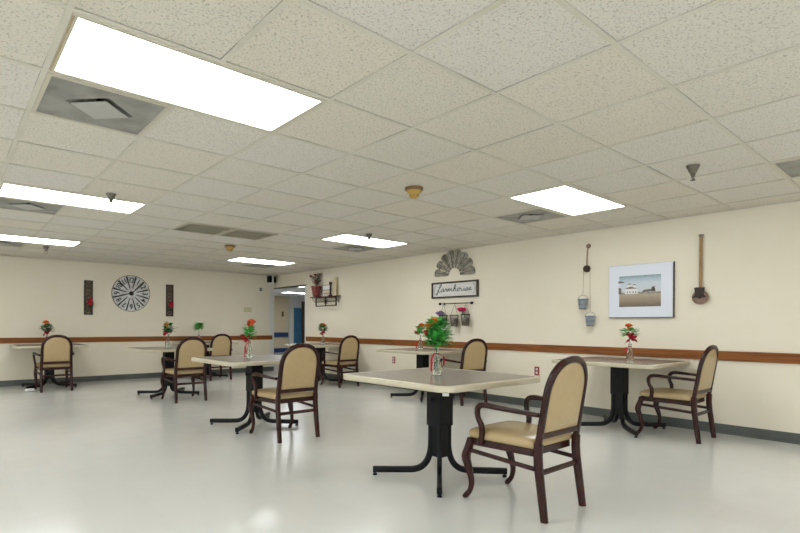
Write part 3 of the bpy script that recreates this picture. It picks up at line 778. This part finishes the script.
obj('body', BX(-.03, .03, -.04, 0, -.035, .035), M['galvd'], t, bevel=.006); obj('lens', lathe(B(), [(.015, 0), (.012, .01), (.004, .014)], 12, mat_=Matrix.Translation((0, -.04, 0)) @ Matrix.Rotation(PI / 2, 4, 'X')), M['white'], t, True)
t = thing('wall_speaker', 'small black speaker with white bracket high in the back corner', 'speaker', (5.73, YB, 2.20))
for s in (-1, 1): obj('cabinet', BX(s * .055 - .035, s * .055 + .035, -.16, -.03, -.075, .075), M['blackp'], t, bevel=.008)
obj('bracket', BX(-.018, .018, -.17, 0, -.13, .092), M['white'], t, bevel=.003)
obj('cable_cover', BX(-.0, .02, -.02, 0, -.62, -.13), M['white'], t)

# ------------------------------------------------------------------ right wall decor
FR = {}
t = thing('half_windmill', 'half round weathered metal windmill fan above the framed script sign', 'wall decoration', (XR, 3.06, 1.895))
Rm = Matrix(((0, 0, -1, 0), (-1, 0, 0, 0), (0, 1, 0, 0), (0, 0, 0, 1)))
nb = 8
for k in range(nb):
    a = math.radians(9 + k * 162 / (nb - 1)); bm = B()
    Q = Rm @ Matrix.Rotation(a - PI / 2, 4, 'Z') @ Matrix.Rotation(.16, 4, 'Y')
    o = [(-.018, .12), (.018, .12), (.064, .375), (.044, .402), (0, .412), (-.044, .402), (-.064, .375)]
    prism(bm, o, .022, .026, Q); b_ = obj('blade', bm, M['galv'], t)
    bm = B(); prism(bm, [(-.003, .12), (.003, .12), (.005, .39), (-.005, .39)], .026, .031, Q)
    obj('rib', bm, M['galvd'], b_)
bm = B()
for r in (.19, .34): sweep(bm, [Rm @ Vector((r * math.cos(x), r * math.sin(x), .010)) for x in [math.radians(4 + q * 172 / 24) for q in range(25)]], roundrect(.018, .006), side=(1, 0, 0))
obj('hoop', bm, M['galvd'], t, True)
# sign
t = thing('farmhouse_sign', 'dark framed white sign with cursive script on the right wall', 'sign', (XR, 3.06, 1.673))
bm = B(); box(bm, -.022, -.006, -.438, .438, -.105, .105); obj('board', bm, M['signbg'], t)
bm = B(); 
for z in (-1, 1): box(bm, -.035, 0, -.468, .468, z * .115 - .0125, z * .115 + .0125)
for y in (-1, 1): box(bm, -.035, 0, y * .453 - .015, y * .453 + .015, -.1025, .1025)
obj('frame', bm, M['frame_d'], t, bevel=.002)
bm = B()
GL = {  # joined-up strokes: letter -> (advance, list of strokes)
 'f': (.8, [[(-.1, .3), (.3, .9), (.75, 2.1), (.55, 2.35), (.35, 1.8), (.25, .2), (.1, -.9), (-.1, -.8), (.1, -.2), (.8, .1)]]),
 'a': (1.0, [[(.75, .85), (.35, .95), (.08, .5), (.25, .05), (.6, .3), (.78, .9), (.75, .2), (1.0, .08)]]),
 'r': (.75, [[(0, .1), (.2, .95), (.35, .8), (.55, .85), (.5, .3), (.75, .08)]]),
 'm': (1.45, [[(0, .1), (.15, .95), (.18, .05), (.4, .9), (.6, .7), (.6, .05), (.85, .9), (1.05, .7), (1.1, .15), (1.45, .08)]]),
 'h': (1.0, [[(0, .1), (.4, 1.5), (.3, 2.1), (.12, 1.6), (.1, .05), (.4, .9), (.62, .7), (.65, .15), (1.0, .08)]]),
 'o': (.95, [[(.1, .15), (.05, .6), (.4, .95), (.7, .5), (.4, .05), (.1, .4), (.4, .9), (.95, .75)]]),
 'u': (1.0, [[(0, .75), (.12, .3), (.35, .05), (.65, .4), (.72, .9), (.7, .2), (1.0, .08)]]),
 's': (.75, [[(0, .1), (.4, 1.0), (.55, .4), (.3, .0), (.1, .15), (.75, .15)]]),
 'e': (.85, [[(0, .2), (.45, .6), (.45, .95), (.15, .7), (.2, .1), (.85, .2)]])}
word = 'farmhouse'; tot = sum(GL[c][0] for c in word); sx = .70 / tot; sz = .070; X = -.35
for c in word:
    adv, st = GL[c]
    for k_ in st:
        P = [Rm @ Vector((X + (x + .18 * z) * sx, -.03 + z * sz * .72, .0235)) for x, z in smoothpath([(x, z, 0) for x, z in k_], 4) for x, z in [(x, z)]] if False else [Rm @ Vector((X + (v.x + .18 * v.y) * sx, -.028 + v.y * sz * .72, .0235)) for v in smoothpath([(x, z, 0) for x, z in k_], 4)]
        sweep(bm, P, roundrect(.004, .0115), side=(1, 0, 0))
    X += adv * sx
for s in (-1, 1):
    P = [Rm @ Vector((s * (.405 - .03 * abs(math.cos(q))) , .07 * math.sin(q), .024)) for q in [math.radians(-75 + 15 * j) for j in range(11)]]
    P = [Rm @ Vector((s * (.355 + .06 * math.cos(q)), .078 * math.sin(q), .024)) for q in [math.radians(-80 + 16 * j) for j in range(11)]]
    sweep(bm, P, roundrect(.005, .004), side=(1, 0, 0))
obj('lettering', bm, M['script'], t)
# rod with baskets
t = thing('wall_rod', 'black metal rod with finials holding wire baskets below the sign', 'rod', (XR, 3.005, 1.452))
obj('rod', tube(B(), [(-.05, -.30, 0), (-.05, .30, 0)], .007, 10), M['black'], t, True)
for s in (-1, 1):
    obj('finial', lathe(B(), [(.006, 0), (.018, .008), (.022, .022), (.016, .036), (.004, .042)], 14, mat_=Matrix.Translation((-.05, s * .30, 0)) @ Matrix.Rotation(-s * PI / 2, 4, 'X')), M['black'], t, True)
    bm = B(); tube(bm, [(-.05, s * .265, 0), (-.004, s * .265, 0)], .006); lathe(bm, [(.02, 0), (.02, .005)], 14, mat_=Matrix.Translation((0, s * .265, 0)) @ Matrix.Rotation(-PI / 2, 4, 'Y')); obj('bracket', bm, M['black'], t, True)
def wire_basket(y, z, lab):
    t = thing('wire_basket', lab, 'basket', (XR - .075, y, z), 0, 'wire baskets hanging on the black rod')
    bm = B(); r0, r1, h = .05, .068, .17
    for q in range(5):
        f = q / 4; r = r0 + (r1 - r0) * f
        sweep(bm, [Vector((r * math.cos(a), r * math.sin(a), h * f)) for a in [k * PI / 10 for k in range(20)]], circ(.0022 if q < 4 else .006, 5), side=(0, 0, 1), closed=True)
    for k in range(20):
        a = k * PI / 10; tube(bm, [(r0 * math.cos(a), r0 * math.sin(a), 0), (r1 * math.cos(a), r1 * math.sin(a), h)], .0018, 4)
    for q in (-.03, 0, .03): tube(bm, [(-math.sqrt(r0 * r0 - q * q), q, 0), (math.sqrt(r0 * r0 - q * q), q, 0)], .0018, 4)
    obj('wire_body', bm, M['iron'], t)
    obj('liner', lathe(B(), [(.046, .004), (.062, h - .05)], 20), M['galv'], t, True)
    bm = B(); dz = 1.452 - z
    P = smoothpath([(0, -r1, h), (0, -.035, h + (dz - h) * .5), (.022, 0, dz + .010), (.022, .0, dz + .010)], 4)
    for s in (-1, 1): tube(bm, [(0, s * r1, h), (.012, s * .012, dz - .035)], .0022, 5)
    tube(bm, [(.012, -.012, dz - .035), (.012, .012, dz - .035)], .0022, 5); tube(bm, smoothpath([(.012, 0, dz - .035), (.012, 0, dz - .01), (.025, 0, dz + .0105), (.040, 0, dz - .01)], 3), .0025, 5)
    obj('handle', bm, M['black'], t)
    return t
wire_basket(3.235, 1.095, 'left wire basket with lavender flowers, under the framed sign')
wire_basket(3.01, 1.095, 'middle wire basket without flowers, under the framed sign')
wire_basket(2.79, 1.105, 'right wire basket with magenta flowers, under the framed sign')
def spray(x, y, z, m, lab, seed, dy=0, spread=.06, n=5, hh=.09):
    rnd = random.Random(seed); t = thing('flower_spray', lab, 'flowers', (x, y, z))
    bm = B(); bs = []
    for k in range(n):
        p = (rnd.uniform(-.03, .03), dy + rnd.uniform(-spread, spread), hh + rnd.uniform(-.03, .03)); bs.append(p)
        tube(bm, smoothpath([(0, 0, -.16), (p[0] * .3, p[1] * .2, 0), p], 3), .002, 5)
    obj('stem', bm, M['stem'], t)
    for k, p in enumerate(bs): bm = B(); bloom(bm, p, .038, 3, seed + k); obj('flower', bm, M[m], t, True)
    bm = B()
    for k in range(10): a = rnd.uniform(0, 6.28); leaf(bm, Vector((0, dy * .5, .02)), Vector((math.cos(a), math.sin(a), .5)), .05, .02)
    obj('foliage', bm, M['green2'], t, True)
spray(XR - .075, 3.235, 1.26, 'lav', 'lavender flowers leaning left out of the left wire basket', 31, dy=.07, hh=.06)
spray(XR - .075, 2.79, 1.27, 'pink', 'bright magenta flowers in the right wire basket', 37, dy=.075, hh=.075)

# hanging pulley with two buckets
t = thing('hanging_pulley', 'small dark pulley on a leather strap hook holding two little buckets', 'pulley', (XR, .915, 1.82))
bm = B(); lathe(bm, [(.038, 0), (.042, .006), (.036, .014), (.036, .026), (.042, .034), (.038, .04)], 24, mat_=Matrix.Translation((-.012, 0, 0)) @ Matrix.Rotation(-PI / 2, 4, 'Y')); obj('wheel', bm, M['iron'], t, True)
bm = B(); sweep(bm, smoothpath([(-.03, .0, .03), (-.028, 0, .15), (-.02, -.005, .25)], 3), roundrect(.014, .006), side=(0, 1, 0)); obj('strap', bm, M['oldwood'], t)
bm = B(); tube(bm, smoothpath([(0, 0, .27), (-.03, 0, .27), (-.035, -.012, .295), (-.02, -.03, .30)], 3), .009, 8); lathe(bm, [(.03, 0), (.026, .01)], 16, mat_=Matrix.Translation((0, -.005, .285)) @ Matrix.Rotation(-PI / 2, 4, 'Y')); obj('hook', bm, M['pulleyw'], t, True)
bm = B(); tube(bm, [(-.032, .041, 0), (-.068, .030, -.33)], .0022, 5); tube(bm, [(-.032, -.039, 0), (-.068, -.063, -.54)], .0022, 5); obj('rope', bm, M['rope'], t)
def bucket(y, z, lab):
    t = thing('metal_bucket', lab, 'bucket', (XR - .068, y, z), 0, 'little zinc buckets on ropes')
    bm = B(); lathe(bm, [(.038, 0), (.041, .004), (.060, .118), (.063, .122), (.063, .128), (.060, .128), (.056, .122), (.036, .006)], 24); obj('body', bm, M['bucket'], t, True)
    bm = B()
    for q in (.006, .062, .122):
        r = .039 + .020 * q / .12 + .002; sweep(bm, [Vector((r * math.cos(a), r * math.sin(a), q)) for a in [k * PI / 12 for k in range(24)]], circ(.0028, 5), side=(0, 0, 1), closed=True)
    obj('hoop', bm, M['galvd'], t, True)
    bm = B(); tube(bm, [(.0, .062 * math.cos(a), .12 + .055 * math.sin(a)) for a in [k * PI / 10 for k in range(11)]], .0022, 5); obj('handle', bm, M['galvd'], t, True)
    bm = B(); bmesh.ops.create_icosphere(bm, subdivisions=2, radius=.052)
    for v in bm.verts: v.co.z = v.co.z * .5 + .118; v.co += Vector((random.uniform(-1, 1), random.uniform(-1, 1), random.uniform(-1, 1))) * .004
    obj('cotton_fill', bm, M['paper'], t, True)
bucket(.945, 1.315, 'upper of the two little zinc buckets hanging from the pulley')
bucket(.852, 1.105, 'lower of the two little zinc buckets hanging from the pulley')

# farm picture
t = thing('farm_picture', 'wide white mounted print of a farm field in a thin frame', 'picture', (XR, .288, 1.512))
hw, hh = .345, .302
bm = B(); frame_ring_ = []
box(bm, -.026, -.002, -hw, hw, -hh, hh); obj('mount', bm, M['mat_w'], t)
bm = B()
box(bm, -.032, 0, -hw - .008, -hw, -hh - .008, hh + .008); box(bm, -.032, 0, hw, hw + .008, -hh - .008, hh + .008)
box(bm, -.032, 0, -hw, hw, -hh - .008, -hh); box(bm, -.032, 0, -hw, hw, hh, hh + .008)
obj('frame', bm, M['galvd'], t)
bm = B(); box(bm, -.0325, -.028, -hw - .007, hw + .007, hh - .004, hh + .007); box(bm, -.0325, -.028, hw - .004, hw + .007, -hh, hh); obj('frame_face', bm, M['mat_w'], t)
pm = mat('sepia_farm_print', (.5, .5, .5), .35); nt, b, N, L = NT(pm)
tc = N('ShaderNodeTexCoord'); sp = N('ShaderNodeSeparateXYZ'); L(tc.outputs['Generated'], sp.inputs[0])
no = N('ShaderNodeTexNoise'); no.inputs['Scale'].default_value = 14; no.inputs['Detail'].default_value = 5; L(tc.outputs['Generated'], no.inputs['Vector'])
f = math_n(N, L, 'ADD', sp.outputs[2], math_n(N, L, 'MULTIPLY', math_n(N, L, 'SUBTRACT', no.outputs[0], .5), .12))
cr = N('ShaderNodeValToRGB'); e = cr.color_ramp.elements
e[0].position = 0; e[0].color = (.13, .095, .065, 1); e[1].position = 1; e[1].color = (.22, .29, .32, 1)
for p, c in ((.12, (.24, .18, .12)), (.30, (.36, .29, .20)), (.40, (.42, .35, .25)), (.44, (.20, .19, .15)), (.48, (.58, .60, .60)), (.75, (.56, .63, .68)), (.9, (.40, .50, .56))): k = e.new(p); k.color = (*c, 1)
L(f, cr.inputs[0]); L(cr.outputs[0], b.inputs['Base Color'])
yc = .0; ph_w, ph_h = .228, .180
obj('print', BX(-.0275, -.026, -ph_w + .005, ph_w + .005, -ph_h + .0, ph_h), pm, t)
Pm = Rm @ Matrix.Translation((-.005, 0, .0277))
bm = B()
for x0, x1, z0, z1 in ((-.16, -.02, -.03, .03), (-.13, -.09, .03, .08), (-.07, -.035, .03, .07)): prism(bm, [(x0, z0), (x1, z0), (x1, z1), (x0, z1)], 0, .0006, Pm)
obj('printed_barn', bm, mat('print_white', (.72, .72, .70), .4), t)
bm = B()
for o in ([(-.17, .03), (-.10, .055), (-.015, .03)], [(-.14, .08), (-.11, .095), (-.08, .08)], [(-.08, .07), (-.052, .085), (-.03, .07)], [(.02, -.015), (.17, -.01), (.17, .022), (.05, .012)], [(.13, 0), (.16, 0), (.165, .05), (.13, .04)], [(-.235, -.03), (-.20, -.03), (-.205, .04), (-.235, .05)], [(-.238, .10), (-.16, .105), (-.19, .12), (-.238, .125)]): prism(bm, o, .0001, .0009, Pm)
for x in (-.14, -.11, -.075, -.045): prism(bm, [(x, -.02), (x + .012, -.02), (x + .012, .0), (x, .0)], .0006, .001, Pm)
obj('printed_roofs', bm, mat('print_brown', (.16, .135, .115), .4), t)

# paddle-shaped barn pulley
t = thing('wooden_pulley', 'old round wooden pulley hanging on a long thin wooden strap at far right', 'pulley', (XR, -.318, 1.415))
bm = B(); sweep(bm, [(-.02, .0, .10), (-.02, -.004, .66)], roundrect(.030, .014), side=(0, 1, 0)); obj('strap', bm, M['oldwood'], t, bevel=.002)
obj('strap_end', BX(-.030, -.008, -.022, .014, .64, .668), M['galv'], t)
obj('wheel', lathe(B(), [(.066, 0), (.074, .004), (.068, .014), (.068, .024), (.074, .034), (.066, .038)], 32, mat_=Matrix.Translation((-.008, 0, 0)) @ Matrix.Rotation(-PI / 2, 4, 'Y')), M['pulleyw'], t, True)
bm = B(); prism(bm, [(-.042, .03), (-.066, -.004), (.066, -.004), (.042, .03), (.046, .085), (.05, .1), (.03, .105), (-.03, .105), (-.05, .1), (-.046, .085)], .047, .054, Rm); 
box(bm, -.047, 0, -.032, .032, .075, .10)
obj('yoke', bm, M['iron'], t)
obj('axle', lathe(B(), [(.016, 0), (.016, .012), (.008, .016)], 14, mat_=Matrix.Translation((-.046, 0, 0)) @ Matrix.Rotation(-PI / 2, 4, 'Y')), M['iron'], t, True)

# outlets
def outlet(y, z, lab):
    t = thing('wall_outlet', lab, 'outlet', (XR, y, z), 0, 'red brown wall outlets')
    obj('plate', BX(-.006, 0, -.036, .036, -.058, .058), M['plate'], t, bevel=.002)
    for s in (-1, 1): obj('socket', BX(-.010, -.006, -.015, .015, s * .024 - .014, s * .024 + .014), M['white'], t, bevel=.002)
outlet(4.453, .488, 'red brown outlet with white sockets left of the table below the sign')
outlet(1.617, .494, 'red brown outlet with white sockets between the nearest table and its chair')

# shelf
SX, SY, SZ = XR, 6.52, 1.705
t = thing('wall_shelf', 'dark wooden wall shelf with a window pane bracket near the opening', 'shelf', (SX, SY, SZ))
obj('shelf_board', BX(-.125, 0, -.50, .45, -.018, .0), M['wood'], t, bevel=.003)
bm = B(); y0, y1, z0, z1 = -.49, .24, -.21, -.018; xs = (-.125, -.105)
for z in (z0 + .01, (z0 + z1) / 2, z1 - .010): box(bm, *xs, y0 + .02, y1 - .02, z - .009, z + .009)
for y in (y0 + .01, y1 - .01): box(bm, *xs, y - .012, y + .012, z0, z1)
box(bm, xs[0] + .001, xs[1] - .001, (y0 + y1) / 2 - .009, (y0 + y1) / 2 + .009, z0 + .018, z1 - .018)
for s in (-1, 1): sweep(bm, [(-.115, -.125 - .06, -.114 - s * .045), (-.115, -.125 + .06, -.114 + s * .045)], roundrect(.012, .01), side=(1, 0, 0))
obj('lattice', bm, M['iron'], t)
bm = B()
for y in (.40, -.42): tube(bm, smoothpath([(-.10, y, -.018), (-.08, y, -.05), (-.04, y, -.09), (-.006, y, -.13)], 3), .006, 6); tube(bm, [(-.006, y, -.02), (-.006, y, -.14)], .006, 6)
obj('bracket', bm, M['iron'], t, True)
px_, py_ = XR - .110, 6.76
t = thing('flower_pot', 'red brown pot standing on the wall shelf', 'pot', (px_, py_, SZ + .001))
obj('pot_body', lathe(B(), [(.066, 0), (.070, .01), (.100, .19), (.107, .195), (.107, .225), (.098, .225), (.094, .19), (.064, .012)], 28), M['redpot'], t, True)
obj('soil', lathe(B(), [(.092, .19), (.08, .2), (.02, .205)], 20), M['goldd'], t)
rnd = random.Random(5)
t = thing('dried_arrangement', 'spreading dried flowers and grey leaves in the pot on the shelf', 'flowers', (px_, py_, SZ + .19))
bm = B(); bl = []
for k in range(16):
    a = rnd.uniform(0, 6.28); r = rnd.uniform(.03, .16); z = rnd.uniform(.10, .30); p = (max(-.15, min(.06, r * math.cos(a))), r * math.sin(a) * 1.1, z); bl.append(p)
    tube(bm, smoothpath([(0, 0, 0), (p[0] * .3, p[1] * .3, z * .5), p], 3), .003, 5)
obj('stem', bm, M['driedg'], t)
for k, p in enumerate(bl[:9]): bm = B(); bloom(bm, p, .036, 3, k); obj('flower', bm, M['dried' if k % 3 else 'redpot'], t, True)
bm = B()
for k in range(110):
    p = bl[k % 16]; a = rnd.uniform(0, 6.28); leaf(bm, Vector(p) * rnd.uniform(.5, .95), Vector((math.cos(a) * .6, math.sin(a), .4)), .085, .03)
obj('foliage', bm, M['driedg'], t, True)
t = tag(obj('candlestick', lathe(B(), [(.045, 0), (.045, .012), (.02, .03), (.014, .09), (.022, .12), (.013, .15), (.018, .22), (.034, .25), (.034, .27), (.028, .29)], 20), M['iron'], smooth=True, loc=(XR - .065, 6.30, SZ + .001)), 'dark turned candlestick on the shelf between pot and ivory candle', 'candlestick')
t = thing('pillar_candle', 'tall ivory pillar candle at the right end of the shelf', 'candle', (XR - .06, 6.15, SZ + .001))
obj('wax', lathe(B(), [(.036, 0), (.038, .01), (.037, .36), (.030, .37)], 24), M['candle'], t, True); obj('wick', tube(B(), [(0, 0, .36), (0, .002, .385)], .002, 5), M['ink'], t)
t = thing('wire_stand', 'low dark wire frame stand on the shelf behind the candlestick', 'stand', (XR - .05, 6.48, SZ + .001))
bm = B()
for y in (-.13, .13): tube(bm, [(0, y, 0), (0, y, .24)], .005, 6)
for z in (.06, .13, .235): tube(bm, [(0, -.13, z), (0, .13, z)], .005, 6)
obj('wire_frame', bm, M['redpot'], t); bm = B(); box(bm, .002, .006, -.125, .125, .135, .23); obj('white_card', bm, M['paper'], t)

# crumpled paper on the floor
bm = B(); bmesh.ops.create_icosphere(bm, subdivisions=2, radius=.055); rnd = random.Random(2)
for v in bm.verts: v.co *= rnd.uniform(.65, 1.15); v.co.z *= .45; v.co.x *= 1.5
z = min(v.co.z for v in bm.verts)
for v in bm.verts: v.co.z -= z
tag(obj('crumpled_paper', bm, M['paper'], loc=(.74, 7.62, 0)), 'crumpled white paper on the floor under the leftmost table', 'paper')
